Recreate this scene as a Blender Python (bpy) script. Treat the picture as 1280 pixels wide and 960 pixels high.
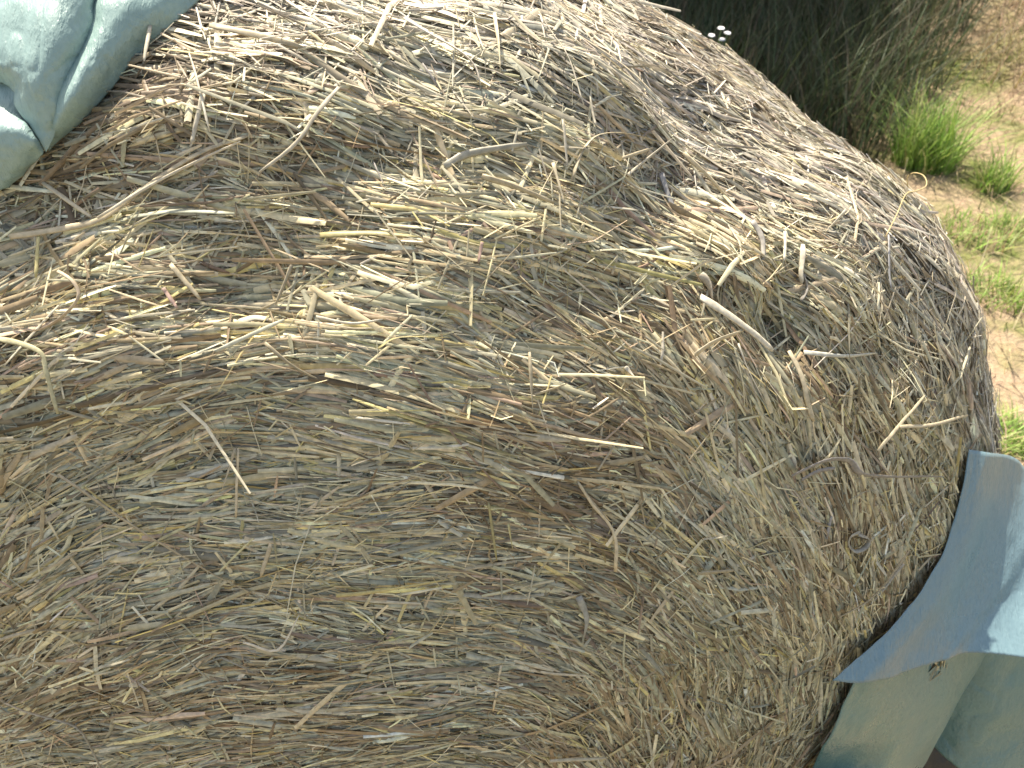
import bpy, bmesh, math
import numpy as np
from mathutils import Matrix, Vector
rng = np.random.default_rng(11)
S = bpy.context.scene
for o in list(bpy.data.objects): bpy.data.objects.remove(o)
COL = S.collection

# ------------------------------------------------------------------ camera
F = 967.0                                   # focal length in photo pixels (1280 wide)
CAM = np.array([0.139, -0.267, 1.628])
PITCH, YAW, ROLL = 0.701, 0.056, 0.024
fw = np.array([math.sin(YAW)*math.cos(PITCH), math.cos(YAW)*math.cos(PITCH), -math.sin(PITCH)])
ri = np.cross(fw, [0, 0, 1]); ri /= np.linalg.norm(ri); up = np.cross(ri, fw)
ri, up = math.cos(ROLL)*ri+math.sin(ROLL)*up, -math.sin(ROLL)*ri+math.cos(ROLL)*up
cd = bpy.data.cameras.new('camera'); cam = bpy.data.objects.new('camera', cd); COL.objects.link(cam)
cam.matrix_world = Matrix(((ri[0], up[0], -fw[0], CAM[0]), (ri[1], up[1], -fw[1], CAM[1]), (ri[2], up[2], -fw[2], CAM[2]), (0, 0, 0, 1)))
cd.sensor_width = 36; cd.lens = 36*F/1280; cd.clip_start = .02; cd.clip_end = 2000
cd.dof.use_dof = True; cd.dof.focus_distance = .54; cd.dof.aperture_fstop = 16.0
S.camera = cam

# ------------------------------------------------------------------ sky, sun, exposure
SUN = np.array([-.22, .41, .88]); SUN /= np.linalg.norm(SUN)
w = bpy.data.worlds.new('World'); S.world = w; w.use_nodes = True
nt = w.node_tree; bg = nt.nodes['Background']
sky = nt.nodes.new('ShaderNodeTexSky'); sky.sky_type = 'NISHITA'; sky.sun_disc = False
sky.sun_elevation = math.asin(SUN[2]); sky.sun_rotation = math.atan2(SUN[0], SUN[1])
nt.links.new(sky.outputs[0], bg.inputs[0]); bg.inputs[1].default_value = .14; sky.dust_density = 3.0; sky.ozone_density = .6
sd = bpy.data.lights.new('sun', 'SUN'); sd.energy = 5.0; sd.angle = math.radians(.53); sd.color = (1, .96, .91)
so = bpy.data.objects.new('sun', sd); COL.objects.link(so); so.location = (-4, 4, 8)
so.rotation_euler = Vector(SUN).to_track_quat('Z', 'Y').to_euler()
S.view_settings.view_transform = 'Standard'; S.view_settings.look = 'None'
S.view_settings.exposure = .98; S.view_settings.use_white_balance = True; S.view_settings.white_balance_temperature = 7300; S.view_settings.white_balance_tint = 8
S.view_settings.gamma = 1; S.view_settings.use_curve_mapping = False
S.render.engine = 'CYCLES'

# ------------------------------------------------------------------ helpers
def unit(v): return v/np.maximum(np.linalg.norm(v, axis=-1, keepdims=True), 1e-9)
_T = np.random.default_rng(5).random((64, 64, 64))*2-1
def noise(P):                                # smooth value noise, about -1..1
    P = np.asarray(P, float); i = np.floor(P).astype(int); f = P-i; f = f*f*(3-2*f); o = 0
    for a in (0, 1):
        for b in (0, 1):
            for c in (0, 1):
                wt = (f[..., 0] if a else 1-f[..., 0])*(f[..., 1] if b else 1-f[..., 1])*(f[..., 2] if c else 1-f[..., 2])
                o = o+wt*_T[(i[..., 0]+a) & 63, (i[..., 1]+b) & 63, (i[..., 2]+c) & 63]
    return o
def ray(x, y): return fw+(x-640)/F*ri-(y-480)/F*up
def at(x, y, depth): return CAM+ray(x, y)*depth
def onplane(x, y, z): d = ray(x, y); return CAM+d*((z-CAM[2])/d[2])
def mesh(name, V, faces, mat, parent=None, smooth=True):
    m = bpy.data.meshes.new(name); m.from_pydata([tuple(v) for v in V], [], faces); m.materials.append(mat)
    if smooth: m.shade_smooth()
    o = bpy.data.objects.new(name, m); COL.objects.link(o); o.parent = parent
    return o
def bigmesh(name, V, quads, col, mat, parent=None):
    m = bpy.data.meshes.new(name); n = len(V); q = len(quads)
    m.vertices.add(n); m.vertices.foreach_set('co', np.ascontiguousarray(V, np.float32).ravel())
    m.loops.add(q*4); m.loops.foreach_set('vertex_index', np.ascontiguousarray(quads, np.int32).ravel())
    m.polygons.add(q); m.polygons.foreach_set('loop_start', np.arange(0, q*4, 4, dtype=np.int32))
    m.update(calc_edges=True); m.shade_smooth()
    if col is not None:
        a = m.color_attributes.new('tint', 'FLOAT_COLOR', 'POINT')
        a.data.foreach_set('color', np.c_[col, np.ones(n)].astype(np.float32).ravel())
    m.materials.append(mat); o = bpy.data.objects.new(name, m); COL.objects.link(o); o.parent = parent
    return o
def tag(o, label=None, cat=None, group=None, kind=None):
    for k, v in (('label', label), ('category', cat), ('group', group), ('kind', kind)):
        if v: o[k] = v
    return o
def empty(name, loc=(0, 0, 0)):
    o = bpy.data.objects.new(name, None); COL.objects.link(o); o.location = loc; o.empty_display_size = .1
    return o

# ------------------------------------------------------------------ materials
def newmat(name):
    m = bpy.data.materials.new(name); m.use_nodes = True
    return m, m.node_tree, m.node_tree.nodes['Principled BSDF']
def N(nt, t, **kw):
    n = nt.nodes.new(t)
    for k, v in kw.items():
        if k in n.inputs: n.inputs[k].default_value = v
        else: setattr(n, k, v)
    return n
def tinted(name, rough, spec, var=.25, scale=180., trans=0.0):
    m, nt, b = newmat(name)
    at_ = N(nt, 'ShaderNodeAttribute', attribute_name='tint')
    ge = N(nt, 'ShaderNodeTexCoord')
    no = N(nt, 'ShaderNodeTexNoise', Scale=scale, Detail=3.0)
    nt.links.new(ge.outputs['Object'], no.inputs['Vector'])
    mr = N(nt, 'ShaderNodeMapRange'); mr.inputs['From Min'].default_value = .3; mr.inputs['From Max'].default_value = .7
    mr.inputs['To Min'].default_value = 1-var; mr.inputs['To Max'].default_value = 1+var
    nt.links.new(no.outputs[0], mr.inputs['Value'])
    mx = N(nt, 'ShaderNodeVectorMath', operation='SCALE')
    nt.links.new(at_.outputs['Color'], mx.inputs[0]); nt.links.new(mr.outputs[0], mx.inputs['Scale'])
    nt.links.new(mx.outputs[0], b.inputs['Base Color'])
    b.inputs['Roughness'].default_value = rough; b.inputs['Specular IOR Level'].default_value = spec
    if trans:
        tr = N(nt, 'ShaderNodeBsdfTranslucent'); nt.links.new(mx.outputs[0], tr.inputs[0])
        ms = N(nt, 'ShaderNodeMixShader'); ms.inputs[0].default_value = trans
        out = nt.nodes['Material Output']
        nt.links.new(b.outputs[0], ms.inputs[1]); nt.links.new(tr.outputs[0], ms.inputs[2]); nt.links.new(ms.outputs[0], out.inputs[0])
    return m
M_straw = tinted('dry_straw', .5, .35, .22, 220., .12)
M_grass = tinted('grass_blade', .5, .3, .2, 40., .3)
def straw_obj_mat():                         # whole stalks: colour varies from stalk to stalk, fibres and nodes along it
    m, nt, b = newmat('straw_stalk')
    at_ = N(nt, 'ShaderNodeAttribute', attribute_name='tint')
    ge = N(nt, 'ShaderNodeTexCoord'); no = N(nt, 'ShaderNodeTexNoise', Scale=260.0, Detail=4.0)
    nt.links.new(ge.outputs['Object'], no.inputs['Vector'])
    oi = N(nt, 'ShaderNodeObjectInfo')
    a = N(nt, 'ShaderNodeMapRange'); a.inputs['To Min'].default_value = .55; a.inputs['To Max'].default_value = .98
    nt.links.new(oi.outputs['Random'], a.inputs['Value'])
    c = N(nt, 'ShaderNodeMapRange'); c.inputs['From Min'].default_value = .3; c.inputs['From Max'].default_value = .7
    c.inputs['To Min'].default_value = .75; c.inputs['To Max'].default_value = 1.2
    nt.links.new(no.outputs[0], c.inputs['Value'])
    mu = N(nt, 'ShaderNodeMath', operation='MULTIPLY'); nt.links.new(a.outputs[0], mu.inputs[0]); nt.links.new(c.outputs[0], mu.inputs[1])
    mx = N(nt, 'ShaderNodeVectorMath', operation='SCALE')
    nt.links.new(at_.outputs['Color'], mx.inputs[0]); nt.links.new(mu.outputs[0], mx.inputs['Scale'])
    nt.links.new(mx.outputs[0], b.inputs['Base Color']); b.inputs['Roughness'].default_value = .48; b.inputs['Specular IOR Level'].default_value = .35
    return m
M_stalk = straw_obj_mat()
def core_mat():
    m, nt, b = newmat('packed_hay')
    ge = N(nt, 'ShaderNodeTexCoord'); no = N(nt, 'ShaderNodeTexNoise', Scale=60.0, Detail=6.0)
    nt.links.new(ge.outputs['Object'], no.inputs['Vector'])
    cr = N(nt, 'ShaderNodeValToRGB'); cr.color_ramp.elements[0].color = (.07, .05, .03, 1); cr.color_ramp.elements[1].color = (.20, .15, .09, 1)  # darker than the straws: shade deep between them put into the colour
    nt.links.new(no.outputs[0], cr.inputs[0]); nt.links.new(cr.outputs[0], b.inputs['Base Color'])
    bu = N(nt, 'ShaderNodeBump', Strength=.8, Distance=.004); nt.links.new(no.outputs[0], bu.inputs['Height']); nt.links.new(bu.outputs[0], b.inputs['Normal'])
    b.inputs['Roughness'].default_value = .8
    return m
M_core = core_mat()
def film_mat(name, col, dark, rough=.38):
    m, nt, b = newmat(name)
    ge = N(nt, 'ShaderNodeTexCoord')
    mp = N(nt, 'ShaderNodeMapping'); mp.inputs['Scale'].default_value = (120, 24, 60); mp.inputs['Rotation'].default_value = (0, .3, .6)
    nt.links.new(ge.outputs['Object'], mp.inputs[0])
    n1 = N(nt, 'ShaderNodeTexNoise', Scale=1.0, Detail=5.0, Roughness=.6); nt.links.new(mp.outputs[0], n1.inputs['Vector'])
    n2 = N(nt, 'ShaderNodeTexNoise', Scale=11.0, Detail=4.0); nt.links.new(ge.outputs['Object'], n2.inputs['Vector'])
    n3 = N(nt, 'ShaderNodeTexNoise', Scale=300.0, Detail=2.0); nt.links.new(ge.outputs['Object'], n3.inputs['Vector'])
    cr = N(nt, 'ShaderNodeValToRGB'); cr.color_ramp.elements[0].color = (*dark, 1); cr.color_ramp.elements[1].color = (*col, 1)
    cr.color_ramp.elements[0].position = .25; cr.color_ramp.elements[1].position = .6
    ad = N(nt, 'ShaderNodeMix', data_type='FLOAT'); ad.inputs[0].default_value = .5
    nt.links.new(n2.outputs[0], ad.inputs[2]); nt.links.new(n3.outputs[0], ad.inputs[3])
    nt.links.new(ad.outputs[0], cr.inputs[0]); nt.links.new(cr.outputs[0], b.inputs['Base Color'])
    b1 = N(nt, 'ShaderNodeBump', Strength=.6, Distance=.003); nt.links.new(n1.outputs[0], b1.inputs['Height'])
    b2 = N(nt, 'ShaderNodeBump', Strength=.25, Distance=.006); nt.links.new(n2.outputs[0], b2.inputs['Height']); nt.links.new(b1.outputs[0], b2.inputs['Normal'])
    mp4 = N(nt, 'ShaderNodeMapping'); mp4.inputs['Scale'].default_value = (420, 60, 200); mp4.inputs['Rotation'].default_value = (.2, 0, -.5)
    nt.links.new(ge.outputs['Object'], mp4.inputs[0])
    n4 = N(nt, 'ShaderNodeTexNoise', Scale=1.0, Detail=3.0); nt.links.new(mp4.outputs[0], n4.inputs['Vector'])
    c4 = N(nt, 'ShaderNodeMapRange'); c4.inputs['From Min'].default_value = .52; c4.inputs['From Max'].default_value = .72; nt.links.new(n4.outputs[0], c4.inputs['Value'])
    b4 = N(nt, 'ShaderNodeBump', Strength=.35, Distance=.001); nt.links.new(c4.outputs[0], b4.inputs['Height']); nt.links.new(b2.outputs[0], b4.inputs['Normal'])
    nt.links.new(b4.outputs[0], b.inputs['Normal'])
    rr_ = N(nt, 'ShaderNodeMapRange'); rr_.inputs['From Min'].default_value = .3; rr_.inputs['From Max'].default_value = .7
    rr_.inputs['To Min'].default_value = rough-.1; rr_.inputs['To Max'].default_value = rough+.22
    nt.links.new(n2.outputs[0], rr_.inputs['Value']); nt.links.new(rr_.outputs[0], b.inputs['Roughness'])
    b.inputs['Specular IOR Level'].default_value = .6
    return m
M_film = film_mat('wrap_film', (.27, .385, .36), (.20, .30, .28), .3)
M_film2 = film_mat('wrap_film_shaded', (.15, .255, .23), (.115, .20, .18), .28)  # same film, darker: the bale's shade put into the colour
M_film3 = film_mat('wrap_film_skylit', (.165, .255, .285), (.13, .21, .235), .26)  # same film, shade and blue sky reflection put into the colour

# ------------------------------------------------------------------ terrain
def line_side(x, y): return (x-2.2)*2.3-(y-3.3)*1.7     # < 0: the shaded, overgrown side towards the added hedgerow
def ground_z(x, y):
    z = .05*noise(np.stack([x*.9, y*.9, 0*x+3], -1))+.02*noise(np.stack([x*3, y*3, 0*x+8], -1))
    z = z*np.clip((np.hypot(x, y-.6)-.9)/.8, 0, 1)
    bank = 1/(1+np.exp(-((x-3.25)*.9+(y-4.2)*.35)*4.0))*np.exp(-((y-5)/3.5)**2)*np.exp(-((x-4.6)/2.2)**2)
    return z+.55*bank
def axis(lo, a, b, hi, step):
    mid = np.arange(a, b, step); k = np.geomspace(step, 1, 26)
    return np.r_[a+(lo-a)*k[::-1], mid[1:], b+(hi-b)*k]
gx = axis(-400, -3, 7, 400, .07); gy = axis(-400, -2, 9, 400, .07)
GX, GY = np.meshgrid(gx, gy); GZ = ground_z(GX, GY)
nx, ny = len(gx), len(gy)
idx = np.arange(nx*ny).reshape(ny, nx)
Q = np.stack([idx[:-1, :-1], idx[:-1, 1:], idx[1:, 1:], idx[1:, :-1]], -1).reshape(-1, 4)
def ground_mat():
    m, nt, b = newmat('dry_soil_and_turf')
    ge = N(nt, 'ShaderNodeTexCoord')
    n1 = N(nt, 'ShaderNodeTexNoise', Scale=2.2, Detail=5.0, Roughness=.65); n2 = N(nt, 'ShaderNodeTexNoise', Scale=35.0, Detail=6.0)
    for n in (n1, n2): nt.links.new(ge.outputs['Object'], n.inputs['Vector'])
    c1 = N(nt, 'ShaderNodeValToRGB'); e = c1.color_ramp.elements
    e[0].position = .30; e[0].color = (.35, .255, .19, 1); e[1].position = .66; e[1].color = (.13, .17, .045, 1)
    e2 = c1.color_ramp.elements.new(.47); e2.color = (.35, .275, .185, 1)
    nt.links.new(n1.outputs[0], c1.inputs[0])
    c2 = N(nt, 'ShaderNodeValToRGB'); c2.color_ramp.elements[0].color = (.5, .5, .5, 1); c2.color_ramp.elements[1].color = (1.3, 1.25, 1.2, 1)
    nt.links.new(n2.outputs[0], c2.inputs[0])
    mx = N(nt, 'ShaderNodeMix', data_type='RGBA', blend_type='MULTIPLY'); mx.inputs[0].default_value = 1
    nt.links.new(c1.outputs[0], mx.inputs[6]); nt.links.new(c2.outputs[0], mx.inputs[7]); nt.links.new(mx.outputs[2], b.inputs['Base Color'])
    bu = N(nt, 'ShaderNodeBump', Strength=1.0, Distance=.03); nt.links.new(n2.outputs[0], bu.inputs['Height']); nt.links.new(bu.outputs[0], b.inputs['Normal'])
    b.inputs['Roughness'].default_value = .95; b.inputs['Specular IOR Level'].default_value = .1
    return m
g = bigmesh('ground', np.stack([GX, GY, GZ], -1).reshape(-1, 3), Q, None, ground_mat()); tag(g, 'dry trampled farm ground with patchy grass', kind='structure')

# ------------------------------------------------------------------ blades (grass): tapered, bent, folded strips
def blades(base, h, wd, lean, curl, colors, K=4):
    n = len(base); t = np.linspace(0, 1, K)
    az = rng.uniform(0, 2*np.pi, n); d = np.stack([np.cos(az), np.sin(az), 0*az], -1); sdv = np.stack([-np.sin(az), np.cos(az), 0*az], -1)
    V = np.zeros((n, K, 3, 3))
    for k, tk in enumerate(t):
        c = base+d*((lean*tk+curl*tk**2)*h)[:, None]; c[:, 2] += h*tk*np.sqrt(np.clip(1-(.6*(lean+curl)*tk)**2, .1, 1))
        ww = (wd*(1-tk**1.6)*.5+.0002)[:, None]
        V[:, k, 0] = c-sdv*ww; V[:, k, 1] = c-d*ww*.5; V[:, k, 2] = c+sdv*ww
    ids = np.arange(n*K*3).reshape(n, K, 3); q = []
    for k in range(K-1):
        for j in (0, 1): q.append(np.stack([ids[:, k, j], ids[:, k, j+1], ids[:, k+1, j+1], ids[:, k+1, j]], -1))
    colv = np.repeat(colors, K*3, axis=0)
    return V.reshape(-1, 3), np.stack(q, 1).reshape(-1, 4), colv
def pick(pal, n, var=.18):
    c = np.array(pal)[rng.integers(0, len(pal), n)]
    return np.clip(c*(1+var*rng.normal(size=(n, 1)))*(1+.06*rng.normal(size=(n, 3))), .01, .9)
GREEN = [(.12, .19, .05), (.17, .24, .07), (.10, .15, .05), (.24, .27, .10)]
DRY = [(.38, .29, .17), (.33, .25, .15), (.43, .35, .22), (.26, .20, .11)]
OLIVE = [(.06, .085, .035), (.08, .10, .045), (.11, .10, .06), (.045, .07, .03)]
def cloud(n, x0, x1, y0, y1, keep):
    x = rng.uniform(x0, x1, n); y = rng.uniform(y0, y1, n); k = keep(x, y); x, y = x[k], y[k]
    return np.stack([x, y, ground_z(x, y)-.005], -1)
# short turf in patches
pts = cloud(60000, .95, 6.5, .0, 6.5, lambda x, y: (noise(np.stack([x*1.5, y*1.5, 0*x+1.5], -1))+.5*noise(np.stack([x*5, y*5, 0*x+4], -1)) > .44+.25*rng.normal(size=len(x))) & (line_side(x, y) > -.2) & (np.hypot(x, y-.6) > .95))
n = len(pts); V, q, c = blades(pts, rng.uniform(.02, .09, n), rng.uniform(.002, .006, n), rng.uniform(.1, .7, n), rng.uniform(0, .6, n), pick(GREEN+GREEN+DRY[:2]+[(.22, .26, .06)], n), 3)
tag(bigmesh('turf_grass', V, q, c, M_grass), 'short patchy green grass on the dry ground beside the bale', 'grass', kind='stuff')
# straw litter and dry grass lying on the ground and the bank
pts = cloud(26000, .9, 6.5, -.2, 7.5, lambda x, y: (line_side(x, y) > -.3) & (rng.random(len(x)) < np.where((x > 3)&(y > 2.5), 1, .4)))
n = len(pts); V, q, c = blades(pts, rng.uniform(.04, .16, n), rng.uniform(.002, .005, n), rng.uniform(.6, 1.3, n), rng.uniform(0, .6, n), pick(DRY, n), 3)
tag(bigmesh('dry_grass', V, q, c, M_grass), 'bleached dry grass lying over the bank and bare soil', 'grass', kind='stuff')
pts = cloud(9000, 3.0, 6.0, 3.2, 7.5, lambda x, y: (line_side(x, y) > .2) & (ground_z(x, y) > .12))
n = len(pts); V, q, c = blades(pts, rng.uniform(.12, .4, n), rng.uniform(.003, .006, n), rng.uniform(.2, .8, n), rng.uniform(.1, .8, n), pick(DRY+[(.3, .3, .1)], n), 4)
tag(bigmesh('bank_grass', V, q, c, M_grass), 'tall straw coloured grass on the sunny bank at upper right', 'grass', kind='stuff')
# overgrown shaded strip
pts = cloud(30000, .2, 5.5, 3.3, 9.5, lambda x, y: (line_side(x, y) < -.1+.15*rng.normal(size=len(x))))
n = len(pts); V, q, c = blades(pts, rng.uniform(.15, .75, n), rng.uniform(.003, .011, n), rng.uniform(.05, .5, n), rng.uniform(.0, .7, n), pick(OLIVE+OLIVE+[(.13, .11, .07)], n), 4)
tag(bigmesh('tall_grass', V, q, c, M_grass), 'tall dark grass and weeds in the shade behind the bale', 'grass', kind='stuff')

def tuft(px, py, h, rad, nb, pal, label, wd=.007, lean=.5):
    p = onplane(px, py, 0.0); p[2] = 0
    z = float(ground_z(np.array([p[0]]), np.array([p[1]]))[0]); b = np.zeros((nb, 3)); a = rng.uniform(0, 6.28, nb); rr = rad*np.sqrt(rng.random(nb))
    b[:, 0] = np.cos(a)*rr; b[:, 1] = np.sin(a)*rr; b[:, 2] = -.01
    V, q, c = blades(b, h*rng.uniform(.45, 1.05, nb), rng.uniform(.5, 1.2, nb)*wd, lean*rng.uniform(.0, 1, nb), rng.uniform(0, .7, nb), pick(pal, nb), 5)
    o = bigmesh('grass_tuft', V, q, c, M_grass); o.location = (p[0], p[1], z)
    return tag(o, label, 'grass tuft', 'green grass tufts on the dry ground')
LUSH = [(.24, .38, .08), (.32, .45, .12), (.17, .28, .06), (.40, .44, .18)]
tuft(1152, 205, .40, .15, 420, LUSH, 'tall bright green grass tuft at the edge of the shade', .009)
tuft(1238, 238, .24, .07, 150, LUSH, 'small green grass tuft on the bare sandy soil', .008)
tuft(1215, 290, .10, .16, 260, LUSH+DRY[:1], 'low flat green grass tuft above the bale shoulder', .006, .9)
tuft(1268, 285, .10, .10, 140, LUSH, 'low green grass tuft at the right edge of the photo', .006, .9)
tuft(1245, 365, .12, .13, 240, LUSH+[(.3, .32, .1)], 'spreading yellow green grass tuft beside the bale side', .006, .9)
tuft(1262, 545, .10, .10, 200, LUSH, 'dark green grass tuft just above the blue plastic', .006, .9)
# white umbels in the shade
fl = empty('wildflower'); p0 = onplane(900, 58, .58); gz = float(ground_z(np.array([p0[0]]), np.array([p0[1]]))[0]); fl.location = (p0[0], p0[1], gz)
tag(fl, 'white flower heads in the dark grass beyond the bale top', 'flower')
M_pet, nt_, b_ = newmat('white_petals'); b_.inputs['Base Color'].default_value = (.80, .80, .82, 1); b_.inputs['Roughness'].default_value = .6
M_stem, nt_, b_ = newmat('green_stem'); b_.inputs['Base Color'].default_value = (.09, .14, .04, 1)
def tube(P, rad, sides=6):
    P = np.asarray(P, float); T = unit(np.gradient(P, axis=0)); a = np.array([.3, .2, .93]); X = unit(np.cross(T, a)); Y = np.cross(T, X)
    an = np.arange(sides)/sides*2*np.pi; rad = np.broadcast_to(rad, len(P))
    V = P[:, None]+rad[:, None, None]*(np.cos(an)[None, :, None]*X[:, None]+np.sin(an)[None, :, None]*Y[:, None]); n = len(P)
    f = [(i*sides+j, i*sides+(j+1) % sides, (i+1)*sides+(j+1) % sides, (i+1)*sides+j) for i in range(n-1) for j in range(sides)]
    f += [tuple(range(sides))[::-1], tuple((n-1)*sides+j for j in range(sides))]
    return V.reshape(-1, 3), f
for px, py in ((889, 46), (901, 37), (902, 51), (909, 43)):
    d = ray(px, py); h = CAM+d*((p0[1]-CAM[1])/d[1])-np.array(fl.location)
    t = np.linspace(0, 1, 7)[:, None]; st = h*t*np.array([1, 1, 0])*t+np.array([0, 0, 1])*h*t
    V, f = tube(st, .003); mesh('stem', V, f, M_stem, fl)
    V = []; f = []
    for k in range(11):                        # a head of rounded petals round a raised centre
        a = k*2.4; r0 = .004; r1 = .012+.005*rng.random()
        c, s_ = math.cos(a), math.sin(a); i0 = len(V)
        for (rr, ww, zz) in ((r0, .004, .006), ((r0+r1)/2, .010, .010), (r1, .006, .004)):
            V += [h+np.array([c*rr-s_*ww, s_*rr+c*ww, zz]), h+np.array([c*rr+s_*ww, s_*rr-c*ww, zz])]
        f += [(i0, i0+1, i0+3, i0+2), (i0+2, i0+3, i0+5, i0+4)]
    mesh('flower_head', V, f, M_pet, fl)

# hedgerow added behind, out of frame above, to throw the shade on the strip
def shade_hedge():
    root = empty('shade_hedge', (.62, 5.55, 0)); tag(root, 'dense dark hedgerow added out of view behind the bale to shade the tall grass', 'shade_hedge')
    n = 45000; dirv = np.array([1.7, 2.3])/2.86; nrm = np.array([-2.3, 1.7])/2.86
    s = rng.uniform(-.6, 7.5, n); hh = rng.random(n)**.8*4.7*(1+.10*noise(np.stack([s*1.3, 0*s, 0*s], -1))); wdt = .95*np.sqrt(np.clip(1-(hh/5.3)**3, .05, 1))
    o_ = rng.normal(size=n)*.45*wdt+.35
    P = np.stack([s*dirv[0]+o_*nrm[0], s*dirv[1]+o_*nrm[1], hh+.05], -1)
    a = unit(rng.normal(size=(n, 3))); b = unit(np.cross(a, rng.normal(size=(n, 3)))); L = rng.uniform(.06, .13, n)[:, None]
    V = np.stack([P-a*L, P+b*L*.55, P+a*L, P-b*L*.55], 1).reshape(-1, 3); q = np.arange(n*4).reshape(n, 4)
    bigmesh('crown', V, q, np.repeat(pick([(.04, .08, .02), (.06, .10, .03)], n), 4, axis=0), M_grass, root)
    M_bark, nt_, b_ = newmat('hedge_bark'); b_.inputs['Base Color'].default_value = (.12, .09, .06, 1); b_.inputs['Roughness'].default_value = .9
    for k in range(10):
        s0 = k*.75-.3; c = np.array([s0*dirv[0]+.5*nrm[0], s0*dirv[1]+.5*nrm[1], -.05]); t = np.linspace(0, 1, 8)[:, None]
        P = c+t*np.array([0, 0, 4.3])+.12*noise(t*np.array([2, 3, 1])+k*7.1)[:, None]*np.array([1, .6, 0])
        V, f = tube(P, .05*(1-.8*t[:, 0])); mesh('trunk', V, f, M_bark, root)
shade_hedge()

# ------------------------------------------------------------------ the bale: body shape
R, Z0, D, NN, LEN, DB = .76, .755, .375, 2.1, 1.04, .50
FC = np.array([.10, 0, .87])                  # centre of the winding on the open end
def taper(y): return .07*np.clip((y-.33)/.42, 0, 1)**1.4          # the bale narrows towards its far end
def g_of(P, h=0):
    y = P[..., 1]; rho = np.hypot(P[..., 0], P[..., 2]-Z0)/(1-taper(y)); yy = np.where(y < D, D-y, np.where(y > LEN-DB, (y-(LEN-DB))*D/DB, 0))
    return ((rho/(R+h))**NN+(yy/(D+h))**NN)**(1/NN)-1
def grad(P):
    e = 1e-4; G = np.zeros(P.shape); 
    for k in range(3):
        d = np.zeros(3); d[k] = e; G[..., k] = (g_of(P+d)-g_of(P-d))/(2*e)
    return G
def project(P, it=3):
    for _ in range(it):
        G = grad(P); P = P-G*(g_of(P)/np.maximum((G*G).sum(-1), 1e-6))[..., None]
    return P, unit(grad(P))
def hit(x, y, h=0.0):
    d = ray(x, y); t = np.arange(.25, 2.0, .001); ok = g_of(CAM+d*t[:, None], h) < 0
    return CAM+d*t[np.argmax(ok)] if ok.any() else None
DENTS = [(990, 392, -.024, .012), (998, 425, -.022, .012), (1000, 355, -.016, .012), (920, 335, .014, .035), (1062, 320, .018, .04), (300, 345, -.012, .03), (190, 385, .010, .04), (820, 330, -.012, .03), (560, 330, .008, .04), (240, 300, -.010, .05), (60, 372, -.016, .035),
         (470, 165, -.010, .035), (640, 380, -.006, .05), (880, 215, -.014, .03), (700, 90, .010, .05), (985, 165, -.026, .085), (880, 95, -.026, .12), (1222, 560, -.016, .06)]
DENTS = [(hit(a, b), c, d) for a, b, c, d in DENTS]
def flow(P, Nn):
    rho = np.hypot(P[..., 0], P[..., 2]-Z0)/R; w_ = np.clip(1-rho**4, 0, 1); zc = Z0+(FC[2]-Z0)*w_; dx = P[..., 0]-FC[0]*w_
    k = 1+(np.where(dx < 0, .32, 2.0)-1)*w_
    T = np.stack([P[..., 2]-zc, 0*rho, -dx*k], -1); T = T-Nn*(T*Nn).sum(-1, keepdims=True)
    return unit(T)
def disp(P):
    d = .012*noise(P*7+9)+.006*noise(P*19)
    rr = np.hypot(P[..., 0]-FC[0], P[..., 2]-FC[2]); an = np.arctan2(P[..., 0]-FC[0], P[..., 2]-FC[2])
    d = d+(.0045*noise(np.stack([an*3, rr*38, P[..., 1]*38], -1))+.0025*noise(np.stack([an*7+5, rr*90, P[..., 1]*90], -1)))
    topw = np.clip((P[..., 2]-1.20)/.10, 0, 1)
    bn = noise(np.stack([P[..., 0]*6+3, rr*16, P[..., 1]*22], -1))+.5*noise(np.stack([P[..., 0]*13+1, rr*34, P[..., 1]*46], -1))
    d = d+.011*bn*np.clip((P[..., 1]-.10)/.06, 0, 1)
    d = d+topw*(.017+.009*noise(P*np.array([9., 3, 3])+7))*np.exp(-((P[..., 1]-.122-.012*noise(P*np.array([6., 0, 0])+2))/.030)**2)
    for c, a, s in DENTS: d = d+a*np.exp(-((P-c)**2).sum(-1)/(2*s*s))
    return d
bale = empty('hay_bale', (0, .6, 0))
tag(bale, 'large round bale of dry hay with its cut end facing the camera', 'hay bale')
B0 = np.array([0, .6, 0])                     # parts are modelled relative to the bale's base
# packed core
tn = 260; ps = np.linspace(0, 1, 130)
def profile(t):                               # t 0..1 : front centre -> side -> back centre
    a = np.clip(t/.42, 0, 1)*np.pi/2; b = np.clip((t-.58)/.42, 0, 1)*np.pi/2
    r = np.where(t < .42, R*np.sin(a)**(2/NN), np.where(t > .58, R*np.cos(b)**(2/NN), R))
    y = np.where(t < .42, D*(1-np.cos(a)**(2/NN)), np.where(t > .58, LEN-DB+DB*np.sin(b)**(2/NN), D+(LEN-DB-D)*(t-.42)/.16))
    return r*(1-taper(y)), y
pr, py_ = profile(ps); pr[0] = pr[-1] = .002
TH = np.linspace(-np.pi, np.pi, tn, endpoint=False)
CP = np.stack([pr[:, None]*np.sin(TH), py_[:, None]+0*TH, Z0+pr[:, None]*np.cos(TH)], -1)
cn = unit(grad(CP)); CPd = CP+cn*(disp(CP)-.010)[..., None]
CPd[..., 2] = np.maximum(CPd[..., 2], .0)
ids = np.arange(130*tn).reshape(130, tn); nxt = np.roll(ids, -1, axis=1)
Q = np.stack([ids[:-1], nxt[:-1], nxt[1:], ids[1:]], -1).reshape(-1, 4)
bigmesh('hay_core', CPd.reshape(-1, 3)-B0, Q, None, M_core, bale)

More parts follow.
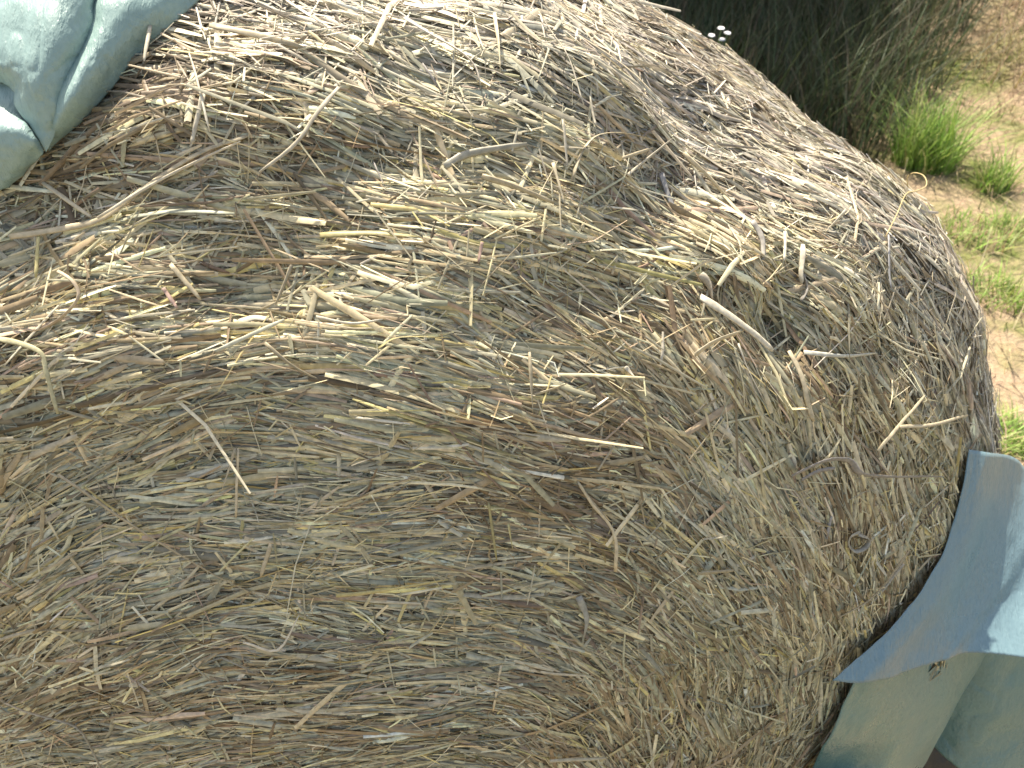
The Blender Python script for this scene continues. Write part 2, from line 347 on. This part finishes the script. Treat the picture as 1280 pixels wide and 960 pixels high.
# ------------------------------------------------------------------ straws
PAL = np.array([(.60, .51, .34), (.55, .48, .34), (.48, .44, .33), (.66, .57, .38), (.44, .41, .31), (.37, .35, .27), (.34, .26, .17), (.27, .20, .13), (.60, .50, .24), (.70, .64, .52), (.45, .33, .25)])
PAL = (PAL*.94+.06*PAL.mean(1, keepdims=True))*np.array([1.03, 1.03, .93])
WT0 = np.array([.17, .16, .13, .10, .12, .08, .14, .12, .05, .05, .04])
def straw_colors(P, n):
    cl = noise(P*9+31); c2 = noise(P*26+3)
    w_ = np.tile(WT0, (n, 1)); w_[:, 6:8] *= np.exp(1.6*(cl+c2))[:, None]; w_[:, 10] *= np.exp(1.5*c2); w_[:, 4:6] *= np.exp(1.3*(c2-cl))[:, None]
    w_ = np.cumsum(w_, 1); w_ /= w_[:, -1:]
    i = (rng.random((n, 1)) > w_).sum(1)
    bl = (np.clip((P[:, 1]-.19)/.10, 0, 1)*(.35+.45*rng.random(n)))[:, None]      # weathered, bleached outside
    base = PAL[i]*(1-bl)+bl*(PAL[i].mean(1, keepdims=True)*np.array([1.15, 1.04, .90])*.95+.05)
    return np.clip(base*(1+.24*rng.normal(size=(n, 1)))*(1+.022*rng.normal(size=(n, 3))), .04, .85)
def pix(P):
    d = P-CAM; z = d@fw; zz = np.where(z > .05, z, np.nan)
    return 640+F*(d@ri)/zz, 480-F*(d@up)/zz, z
def sample(n):
    t = rng.random(n*4); r, y = profile(t); dl = 1.0
    e = 1e-3; r2, y2 = profile(t+e); w_ = r*np.hypot(r2-r, y2-y); k = rng.random(n*4) < w_/w_.max()
    r, y = r[k], y[k]; th = rng.uniform(-np.pi, np.pi, len(r))
    return np.stack([r*np.sin(th), y, Z0+r*np.cos(th)], -1)
def visible(P, Nn, m=200):
    x, y, z = pix(P); v = unit(CAM-P)
    return (z > .1) & (x > -m) & (x < 1280+m) & (y > -m) & (y < 960+m) & ((Nn*v).sum(-1) > -.25)
def ribbons(P, Nn, length, width, ang, h0, tilt, curv, kink, roll, K=4, arch=.3, stiff=.25):
    n = len(P); T = flow(P, Nn); Bv = np.cross(Nn, T)
    d = T*np.cos(ang)[:, None]+Bv*np.sin(ang)[:, None]; sd_ = np.cross(Nn, d)
    ls = np.linspace(-.5, .5, K); V = np.zeros((n, K, 3, 3)); prev = None
    C_ = np.zeros((n, K, 3)); NV = np.zeros((n, K, 3))
    c0 = disp(P)
    for k, t in enumerate(ls):
        l = length*t
        q_ = P+d*l[:, None]+sd_*(curv*l*l+np.where(t > .1, kink*(l-.1*length), 0))[:, None]
        pq, nq = project(q_, 2)
        dd = disp(pq); hh = h0+tilt*l*.5+(stiff*c0+(1-stiff)*dd)
        hh = np.maximum(hh, dd-.004)
        C_[:, k] = pq+nq*hh[:, None]; NV[:, k] = nq
    Tn = unit(np.gradient(C_, axis=1)); W = unit(np.cross(NV, Tn)); U = np.cross(Tn, W)
    cr, sr = np.cos(roll)[:, None, None], np.sin(roll)[:, None, None]; W2 = W*cr+U*sr; U2 = -W*sr+U*cr
    prof = np.array([.75]+[1.]*(K-2)+[.6])
    ww = (width[:, None]*prof)[..., None]*.5
    V[:, :, 0] = C_-W2*ww; V[:, :, 1] = C_+U2*ww*2*arch; V[:, :, 2] = C_+W2*ww
    ids = np.arange(n*K*3).reshape(n, K, 3); q = []
    for k in range(K-1):
        for j in (0, 1): q.append(np.stack([ids[:, k, j], ids[:, k, j+1], ids[:, k+1, j+1], ids[:, k+1, j]], -1))
    return V.reshape(-1, 3), np.stack(q, 1).reshape(-1, 4)
def make_straws(P, Nn, K, lmean, lsig, wmean, wsig, hrange, rand_frac, name, stiff=.22):
    n = len(P)
    rc = np.hypot(P[:, 0]-FC[0], P[:, 2]-FC[2]); inner = np.clip(1-rc/.16, 0, 1)*(P[:, 1] < .1)
    length = np.clip(lmean*np.exp(lsig*rng.normal(size=n)), .008, .17)*(1-.55*inner)
    width = np.clip(wmean*np.exp(wsig*rng.normal(size=n))*(1-.05*np.clip((P[:, 1]-.12)/.08, 0, 1)), .0005, .0055)
    ang = .30*noise(P*6+2)+.28*noise(P*21+5)+.17*rng.normal(size=n)+.5*inner*rng.normal(size=n)
    rf = rng.random(n) < rand_frac*(1+1.0*(P[:, 1] > .15)); ang = np.where(rf, rng.uniform(-1.57, 1.57, n), ang)
    topz = np.clip((P[:, 1]-.13)/.1, 0, 1)
    h0 = rng.uniform(hrange[0], hrange[1], n)*(1+.5*topz); tilt = rng.normal(size=n)*(.09+.06*topz)+np.where(rf, .12*rng.normal(size=n), 0)
    curv = rng.normal(size=n)*.9; kink = np.where(rng.random(n) < .12, rng.normal(size=n)*.8, 0)
    roll = rng.normal(size=n)*.55
    V, q = ribbons(P, Nn, length, width, ang, h0, tilt, curv, kink, roll, K, .28, stiff)
    col = straw_colors(P, n); col = np.repeat(col, K*3, axis=0)
    return V, q, col
parts = []
allP = sample(620000); allN = unit(grad(allP)); vis = visible(allP, allN)
VP, VN = allP[vis], allN[vis]; OP, ON = allP[~vis], allN[~vis]
print('visible candidates', len(VP), 'other', len(OP))
i0 = 0
def take(n):
    global i0
    s = slice(i0, i0+n); i0 += n
    return VP[s], VN[s]
nv = len(VP)
groups = [(int(nv*.30), 4, .042, .50, .0021, .45, (-.009, .002), .10),
          (int(nv*.17), 4, .038, .55, .0012, .50, (-.004, .004), .13),
          (int(nv*.14), 5, .048, .45, .0027, .40, (-.003, .003), .08),
          (int(nv*.09), 3, .017, .50, .0011, .45, (-.001, .006), .35)]
for (n_, K, lm, ls_, wm, ws, hr, rf) in groups:
    P_, N_ = take(n_); parts.append(make_straws(P_, N_, K, lm, ls_, wm, ws, hr, rf, 'straw'))
parts.append(make_straws(OP[:26000], ON[:26000], 4, .075, .4, .0042, .3, (-.004, .006), .12, 'straw'))
Vs, Qs, Cs = [], [], []; off = 0
for V, q, c in parts: Vs.append(V); Qs.append(q+off); Cs.append(c); off += len(V)
Vall = np.concatenate(Vs); Vall[:, 2] = np.maximum(Vall[:, 2], .002)
o = bigmesh('straw_mass', Vall-B0, np.concatenate(Qs), np.concatenate(Cs), M_straw, bale); tag(o, kind='stuff')

# single stalks lying on top: traced ones first, then the largest of the rest
def spline(P, n):
    P = np.asarray(P, float)
    if len(P) == 2: return P[0]+(P[1]-P[0])*np.linspace(0, 1, n)[:, None]
    E = np.vstack([2*P[0]-P[1], P, 2*P[-1]-P[-2]]); out = []
    for u in np.linspace(0, len(P)-1-1e-6, n):
        i = int(u); t = u-i; a, b, c, d = E[i:i+4]
        out.append(.5*(2*b+(c-a)*t+(2*a-5*b+4*c-d)*t*t+(3*b-a-3*c+d)*t**3))
    return np.array(out)
def stalk_geo(P, wd, nv_, flat=.55, sides=6, closed=False, seed=0):
    P = np.asarray(P, float); n = len(P); T = unit(np.gradient(P, axis=0)); W = unit(np.cross(nv_, T)); U = np.cross(T, W)
    r_ = np.random.default_rng(seed); tw = r_.normal()*.5+np.linspace(0, r_.normal()*.8, n)
    W2 = W*np.cos(tw)[:, None]+U*np.sin(tw)[:, None]; U2 = -W*np.sin(tw)[:, None]+U*np.cos(tw)[:, None]
    t = np.linspace(0, 1, n); pw = wd*.5*(1-.30*t)*(1+.08*r_.normal(size=n)); pw[-1] *= .55; pw[0] *= .85
    an = np.arange(sides)/sides*2*np.pi
    rib = (1-.16*(np.arange(sides) % 2)) if sides > 6 else np.ones(sides)
    V = P[:, None]+pw[:, None, None]*rib[None, :, None]*(np.cos(an)[None, :, None]*W2[:, None]+flat*np.sin(an)[None, :, None]*U2[:, None])
    f = [(i*sides+j, i*sides+(j+1) % sides, (i+1)*sides+(j+1) % sides, (i+1)*sides+j) for i in range(n-1) for j in range(sides)]
    f += [tuple(range(sides))[::-1], tuple((n-1)*sides+j for j in range(sides))]
    return V.reshape(-1, 3), f
def tinted_mesh(name, V, f, col):
    m = bpy.data.meshes.new(name); m.from_pydata([tuple(v) for v in V], [], f); m.shade_smooth(); m.materials.append(M_stalk)
    a = m.color_attributes.new('tint', 'FLOAT_COLOR', 'POINT'); a.data.foreach_set('color', np.tile(np.array([*col, 1.0], np.float32), len(V)))
    return m
CRM, PALE, WHT, TAN, YEL, GRY, OLV, BRN, PNK = (.66, .56, .38), (.74, .66, .50), (.74, .67, .52), (.54, .46, .31), (.60, .52, .25), (.42, .39, .35), (.45, .45, .33), (.36, .24, .16), (.58, .40, .32)
STALKS = [
 ([(3, 294), (70, 285), (125, 272), (175, 234), (250, 188), (316, 166)], 8, CRM, 6), ([(120, 272), (190, 228), (255, 196), (300, 176)], 4, PALE, 8),
 ([(425, 115), (400, 144), (372, 181), (325, 216)], 6, PALE, 8), ([(243, 77), (255, 115), (267, 170)], 4, WHT, 9), ([(260, 125), (250, 160), (243, 183)], 7, WHT, 7),
 ([(506, 19), (540, 40), (575, 62), (594, 81), (601, 104)], 10, (.62, .56, .47), 8), ([(617, 20), (622, 55), (625, 92)], 6, CRM, 8),
 ([(399, 394), (442, 402), (480, 397)], 4, WHT, 5), ([(475, 430), (500, 417), (560, 418)], 5, YEL, 5),
 ([(12, 421), (41, 427), (66, 438), (72, 455), (77, 480), (84, 512)], 7, (.50, .46, .28), 7), ([(81, 339), (101, 352), (109, 371), (90, 394), (56, 412), (22, 405)], 5, (.50, .40, .28), 9),
 ([(70, 595), (150, 650), (232, 699), (292, 731), (375, 769), (427, 793)], 5, CRM, 5), ([(334, 427), (375, 459), (435, 487)], 5, TAN, 4),
 ([(657, 437), (660, 510)], 5, TAN, 5), ([(609, 622), (620, 697)], 4, YEL, 5), ([(634, 650), (639, 680)], 5, YEL, 5),
 ([(890, 370), (925, 393), (957, 417), (982, 440)], 10, WHT, 15), ([(877, 445), (902, 428), (940, 414)], 11, CRM, 10), ([(930, 430), (940, 460), (962, 506)], 4, WHT, 12),
 ([(1006, 440), (1012, 470), (1018, 505), (1027, 530)], 8, TAN, 7), ([(1025, 442), (1070, 446), (1115, 442)], 6, (.62, .60, .50), 6),
 ([(1027, 298), (1025, 330), (1027, 350)], 8, PALE, 9), ([(1027, 338), (1030, 358), (1024, 374)], 12, (.44, .41, .36), 6), ([(1006, 280), (1002, 320)], 5, PALE, 8),
 ([(999, 600), (1040, 579), (1070, 579), (1085, 596), (1130, 600), (1194, 600)], 11, (.44, .40, .36), 8), ([(1010, 604), (1030, 592), (1050, 588)], 7, (.36, .33, .30), 7),
 ([(1073, 668), (1087, 674), (1084, 684), (1071, 690), (1062, 682), (1064, 671), (1076, 665)], 7, (.47, .43, .34), 4),
 ([(1050, 772), (1097, 743), (1141, 689)], 6, TAN, 7), ([(1111, 568), (1167, 495)], 5, TAN, 8), ([(1137, 536), (1175, 533), (1222, 520)], 5, CRM, 9),
 ([(15, 868), (60, 884), (101, 900), (124, 930), (139, 962)], 7, PALE, 6), ([(341, 675), (328, 716)], 6, CRM, 6), ([(292, 562), (276, 615)], 5, CRM, 6), ([(296, 562), (294, 649)], 4, CRM, 5),
 ([(306, 797), (349, 806), (375, 765)], 4, PALE, 6), ([(770, 716), (768, 667), (740, 630), (721, 600)], 5, CRM, 5), ([(687, 951), (759, 949)], 5, TAN, 5), ([(875, 720), (920, 716)], 8, TAN, 5),
 ([(731, 131), (712, 81), (690, 47), (672, 19)], 5, PALE, 9), ([(753, 147), (744, 109)], 4, PALE, 8), ([(723, 216), (737, 178), (759, 156), (800, 150), (850, 158)], 5, TAN, 12),
 ([(705, 147), (712, 206)], 6, WHT, 8), ([(694, 200), (709, 253)], 5, CRM, 7), ([(556, 206), (587, 190), (660, 178)], 11, (.50, .47, .37), 5), ([(603, 219), (650, 234), (694, 253)], 8, TAN, 6),
 ([(400, 294), (462, 292), (525, 297)], 8, YEL, 5), ([(265, 37), (312, 47), (381, 69)], 11, CRM, 7), ([(41, 223), (78, 250), (106, 269)], 7, CRM, 6),
 ([(800, 206), (875, 139)], 4, PALE, 8), ([(869, 583), (912, 525)], 5, TAN, 6), ([(270, 439), (356, 399)], 6, (.60, .58, .44), 5), ([(360, 330), (339, 382)], 5, CRM, 7), ([(210, 330), (247, 375)], 7, TAN, 6),
 ([(39, 290), (39, 347)], 5, YEL, 7), ([(295, 404), (314, 398), (333, 400)], 9, (.6, .54, .42), 4), ([(785, 460), (800, 476)], 6, WHT, 5), ([(190, 35), (186, 60), (183, 80)], 5, PALE, 9),
 ([(770, 195), (800, 178), (842, 160)], 5, CRM, 7), ([(20, 130+600), (0, 722)], 7, PNK, 5), ([(600, 305), (595, 330)], 5, PNK, 6), ([(205, 360), (222, 385)], 6, PNK, 5),
 ([(1075, 195+60), (1052, 282)], 6, PALE, 9), ([(970, 415), (988, 445)], 5, BRN, 3), ([(890, 340), (900, 355), (905, 378)], 11, (.50, .44, .34), 6),
 ([(680, 15), (730, 40), (790, 75), (830, 110)], 6, CRM, 8), ([(760, 60), (800, 95), (840, 140)], 7, CRM, 7), ([(870, 180), (880, 215), (890, 240)], 9, (.50, .48, .45), 7),
 ([(1122, 290), (1124, 330), (1128, 360)], 9, (.46, .45, .44), 5), ([(900, 150), (935, 185), (965, 225)], 6, CRM, 7), ([(965, 265), (975, 290), (972, 320)], 8, (.38, .35, .30), 8),
 ([(725, 750), (735, 775), (732, 800)], 10, (.44, .42, .35), 4), ([(420, 745), (470, 740), (560, 725)], 7, YEL, 4), ([(160, 270), (220, 262), (290, 265)], 8, OLV, 4),
]
made = 0
for k, (px, wp, col, hmm) in enumerate(STALKS):
    pp = spline(px, max(8, 3*len(px))); P3 = []; 
    for x, y in pp:
        h_ = hit(x, y, hmm*.001+.004)
        if h_ is not None: P3.append(h_)
    if len(P3) < 4: continue
    P3 = np.array(P3); pq, nq = project(P3, 2)
    lo = disp(pq); P3 = P3+nq*(np.mean(lo)*.7+.3*lo)[:, None]
    mid = P3.mean(0); dep = float((mid-CAM)@fw)
    V, f = stalk_geo(P3-mid, wp/F*dep, nq, .30, 8, seed=k)
    ob = bpy.data.objects.new('straw', tinted_mesh('straw', V, f, col)); COL.objects.link(ob); ob.parent = bale; ob.location = mid-B0; made += 1
# the thin curled stem standing off the shoulder
cp = [(1107, 296), (1122, 266), (1132, 243), (1145, 239), (1158, 232), (1155, 220), (1143, 216), (1134, 222), (1136, 240)]
P3 = np.array([at(x, y, .60+.004*i) for i, (x, y) in enumerate(spline(cp, 26))]); P3[:, 1] += 0
mid = P3.mean(0); V, f = stalk_geo(P3-mid, .0013, np.tile(-fw, (26, 1)), .9, 5, seed=3)
ob = bpy.data.objects.new('straw', tinted_mesh('straw', V, f, (.62, .48, .24))); COL.objects.link(ob); ob.parent = bale; ob.location = mid-B0; made += 1
# shared stalk shapes
var = []
for k in range(14):
    n = 8; t = np.linspace(-.5, .5, n); Ln = rng.uniform(.03, .085); b1 = rng.normal()*.025; b2 = rng.normal()*.10
    P = np.stack([t*Ln, b1*Ln*(4*t*t)+b2*Ln*np.maximum(t, 0), Ln*.10*(.25-t*t)*rng.uniform(-.4, 1)], -1)
    V, f = stalk_geo(P, rng.uniform(.0015, .0031), np.tile([0, 0, 1.], (n, 1)), .34, 8, seed=100+k)
    var.append(tinted_mesh('straw', V, f, [CRM, TAN, (.50, .46, .34), PALE, TAN, OLV, CRM, YEL, (.48, .43, .33), TAN, BRN, CRM, (.60, .55, .42), GRY][k]))
P_, N_ = VP[-4000:], VN[-4000:]
x, y, z = pix(P_); inside = (x > 5) & (x < 1275) & (y > 5) & (y < 955); P_, N_ = P_[inside], N_[inside]
T_ = flow(P_, N_); Bt = np.cross(N_, T_); dd = disp(P_)
for k in range(min(300-made, len(P_))):
    a = .45*rng.normal() if rng.random() < .75 else rng.uniform(-1.5, 1.5)
    xax = T_[k]*math.cos(a)+Bt[k]*math.sin(a)+N_[k]*rng.normal()*.04; xax /= np.linalg.norm(xax); zax = N_[k]-xax*(xax@N_[k]); zax /= np.linalg.norm(zax); yax = np.cross(zax, xax)
    pos = P_[k]+N_[k]*(dd[k]+rng.uniform(.0, .004))-B0
    ob = bpy.data.objects.new('straw', var[int(rng.integers(0, 14))]); COL.objects.link(ob); ob.parent = bale
    s = rng.uniform(.7, 1.15)
    ob.matrix_local = Matrix(((xax[0]*s, yax[0]*s, zax[0]*s, pos[0]), (xax[1]*s, yax[1]*s, zax[1]*s, pos[1]), (xax[2]*s, yax[2]*s, zax[2]*s, pos[2]), (0, 0, 0, 1)))

# ------------------------------------------------------------------ plastic film
def sheet(name, G, parent, B, nu=60, nv_=60, wr=.0015, fr=30, thick=.0006, seed=0., mat=None):
    G = np.asarray(G, float)
    A = np.array([spline(row, nu) for row in G]); A = np.stack([spline(A[:, j], nv_) for j in range(nu)], 1)
    du = np.gradient(A, axis=1); dv = np.gradient(A, axis=0); nn = unit(np.cross(du, dv))
    uu, vv = np.meshgrid(np.linspace(0, 1, nu), np.linspace(0, 1, nv_))
    wv = noise(A*fr+seed)+.5*noise(A*fr*2.3+seed+9)+.8*(1-np.abs(noise(A*np.array([fr*.7, fr*.25, fr*.5])+seed+4)))**3
    wv = wv+.55*(1-np.abs(noise(A*np.array([fr*3.2, fr*1.1, fr*2])+seed+14)))**4
    A = A+nn*(wr*wv)[..., None]
    ids = np.arange(nu*nv_).reshape(nv_, nu); q = np.stack([ids[:-1, :-1], ids[:-1, 1:], ids[1:, 1:], ids[1:, :-1]], -1).reshape(-1, 4)
    o = bigmesh(name, A.reshape(-1, 3)-B, q, None, mat or M_film, parent)
    md = o.modifiers.new('thickness', 'SOLIDIFY'); md.thickness = thick; md.offset = 0
    return o
def hp(x, y, h): 
    p = hit(x, y, h)
    return p if p is not None else at(x, y, .5)
# upper left: film folded back over the top of the bale
wa = empty('plastic_wrap', tuple(hp(60, 120, 0))); tag(wa, 'pale green plastic film folded back over the top left of the bale', 'plastic film')
BA = np.array(wa.location)
MAIN = [[(58, 190), (50, 174), (36, 155), (22, 133), (11, 107), (-30, 100), (-120, 95)],
        [(80, 145), (69, 133), (53, 118), (38, 103), (20, 84), (-30, 70), (-120, 60)],
        [(104, 88), (93, 78), (76, 68), (58, 54), (34, 40), (-25, 25), (-110, 15)],
        [(121, 38), (111, 28), (94, 18), (72, 6), (45, -6), (-20, -20), (-100, -30)],
        [(134, -6), (125, -15), (107, -26), (84, -38), (50, -50), (-15, -62), (-90, -72)]]
HS = [.018, .027, .035, .040, .041, .037, .033]
rows = [[hp(x, y, HS[j]*(.55 if i == 0 else .9 if i == 1 else 1)) for j, (x, y) in enumerate(rw)] for i, rw in enumerate(MAIN)]
for i, rw in enumerate(rows):                 # on over the bale, away to the left
    p = rw[-1]
    for dx, dy, h in ((-.10, .03, .03), (-.24, .06, .02), (-.38, .08, .015)):
        pq, nq = project((p+np.array([dx, dy+.02*i, -.1*dx*dx]))[None], 4); rw.append(pq[0]+nq[0]*h)
e = rows[-1]
for dy in (.10, .25, .45):                     # towards the back of the bale
    rw = []
    for j, p in enumerate(e):
        pq, nq = project((p+np.array([.25*dy*(1 if j < 4 else .4), dy, 0]))[None], 4); h = (HS+[.03, .02, .015])[j]; rw.append(pq[0]+nq[0]*h)
    rows.append(rw)
sheet('folded_film', rows, wa, BA, 110, 110, .0017, 30)
ROLL_ = [[(60, 190), (58, 186), (55, 182), (52, 179), (48, 176)], [(104, 152), (96, 140), (84, 130), (74, 124), (64, 122)], [(136, 116), (122, 99), (105, 88), (92, 80), (80, 82)],
         [(176, 70), (156, 51), (131, 37), (114, 28), (100, 34)], [(254, -4), (218, -22), (176, -30), (140, -26), (118, -14)]]
rows2 = [[hp(x, y, h) for (x, y), h in zip(rw, (.006, .020, .027, .025, .016) if i else (.001, .003, .006, .006, .004))] for i, rw in enumerate(ROLL_)]
e2 = rows2[-1]
for dy in (.10, .25, .45):
    rw = []
    for j, p in enumerate(e2):
        pq, nq = project((p+np.array([.30*dy, dy, 0]))[None], 4); rw.append(pq[0]+nq[0]*(.001, .02, .032, .03, .018)[j])
    rows2.append(rw)
sheet('rolled_edge', rows2, wa, BA, 50, 80, .0012, 34, seed=33.)
# the lower layer that peeps out under the fold at the left edge
lw = [[hp(62, 160, .012), hp(44, 124, .018), hp(24, 88, .020), hp(-20, 76, .020), hp(-120, 76, .02)],
      [hp(54, 180, .011), hp(34, 150, .016), hp(14, 126, .016), hp(-30, 120, .016), hp(-120, 118, .016)],
      [hp(52, 192, .010), hp(38, 176, .022), hp(16, 164, .026), hp(-24, 158, .026), hp(-120, 152, .02)],
      [hp(36, 206, .004), hp(26, 204, .012), hp(8, 205, .015), hp(-30, 205, .015), hp(-120, 200, .012)],
      [hp(22, 220, .001), hp(12, 228, .002), hp(-4, 238, .002), hp(-50, 248, .002), hp(-140, 250, .002)]]
sheet('under_film', lw, wa, BA, 50, 50, .0016, 45, seed=20.)

# lower right: film pulled away from the side of the bale
wb = empty('plastic_wrap', (.75, .2, .0)); tag(wb, 'blue green plastic film flaring away from the lower right of the bale', 'plastic film')
BB = np.array(wb.location)
K0, K1, K2, K3 = hp(1238, 566, .008), hp(1214, 676, .010), hp(1158, 772, .016), hp(1078, 854, .032)
print('contacts', K0, K1, K2, K3)
def run(K, pxs, z1):
    out = []
    for i, (x, y) in enumerate(pxs):
        t = (i+1)/len(pxs); out.append(onplane(x, y, K[2]+(z1-K[2])*t))
    d0 = unit(out[0]-K)
    _, nk = project(K[None], 2)
    return [K-.030*d0-nk[0]*.008, K]+out
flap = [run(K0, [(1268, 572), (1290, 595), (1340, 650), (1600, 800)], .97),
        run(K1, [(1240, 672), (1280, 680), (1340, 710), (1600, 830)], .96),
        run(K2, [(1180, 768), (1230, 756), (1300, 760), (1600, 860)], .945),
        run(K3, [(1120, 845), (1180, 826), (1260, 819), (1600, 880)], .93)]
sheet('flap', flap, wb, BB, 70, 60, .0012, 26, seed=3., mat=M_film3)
def frow(y, x0, x1, rest): return [hp(x0, y, .020), hp(x1, y-8, .025)]+[at(a, b, c) for a, b, c in rest]
fold = [frow(836, 1076, 1120, ((1170, 800, .760), (1216, 792, .80), (1240, 800, .87), (1225, 810, .93))),
        frow(925, 1034, 1082, ((1135, 900, .775), (1176, 892, .825), (1192, 890, .89), (1170, 890, .95))),
        frow(985, 1002, 1052, ((1100, 975, .81), (1136, 970, .85), (1150, 968, .92), (1125, 965, .98))),
        frow(1090, 940, 990, ((1050, 1090, .90), (1090, 1085, .95), (1105, 1085, 1.02), (1085, 1080, 1.06)))]
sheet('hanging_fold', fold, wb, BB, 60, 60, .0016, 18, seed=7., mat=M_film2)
back = [[at(x, y, d) for x, y, d in ((1196, 822, .92), (1240, 815, .90), (1290, 815, .91), (1420, 830, .93))],
        [at(x, y, d) for x, y, d in ((1180, 880, .95), (1235, 885, .925), (1290, 890, .94), (1420, 900, .96))],
        [at(x, y, d) for x, y, d in ((1162, 928, .98), (1205, 965, .96), (1270, 985, .97), (1420, 990, 1.0))]]
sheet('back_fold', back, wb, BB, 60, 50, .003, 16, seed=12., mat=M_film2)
M_dark = film_mat('dark_gap_sheet', (.020, .022, .030), (.014, .015, .02), .4)  # near-black sheet added behind the folds to darken the gap
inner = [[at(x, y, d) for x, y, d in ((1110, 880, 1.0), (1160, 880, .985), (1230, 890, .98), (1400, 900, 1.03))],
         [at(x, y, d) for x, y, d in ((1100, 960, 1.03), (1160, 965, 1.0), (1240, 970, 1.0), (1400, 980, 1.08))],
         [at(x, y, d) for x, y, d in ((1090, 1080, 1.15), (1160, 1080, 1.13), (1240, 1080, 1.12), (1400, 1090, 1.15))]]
sheet('gap_sheet', inner, wb, BB, 40, 40, .003, 16, seed=42., mat=M_dark)
# outer layer still round the bale's lower side, carrying the loose film
lowr = []
for th in np.radians([72, 84, 98, 112, 128, 146]):
    row = []
    for y in (.20, .30, .42, .60, .80, 1.0):
        p = np.array([R*math.sin(th), y, Z0+R*math.cos(th)]); pq, nq = project(p[None], 3); row.append(pq[0]+nq[0]*.022)
    lowr.append(row)
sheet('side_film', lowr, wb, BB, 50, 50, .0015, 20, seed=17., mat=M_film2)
bpy.context.view_layer.update()
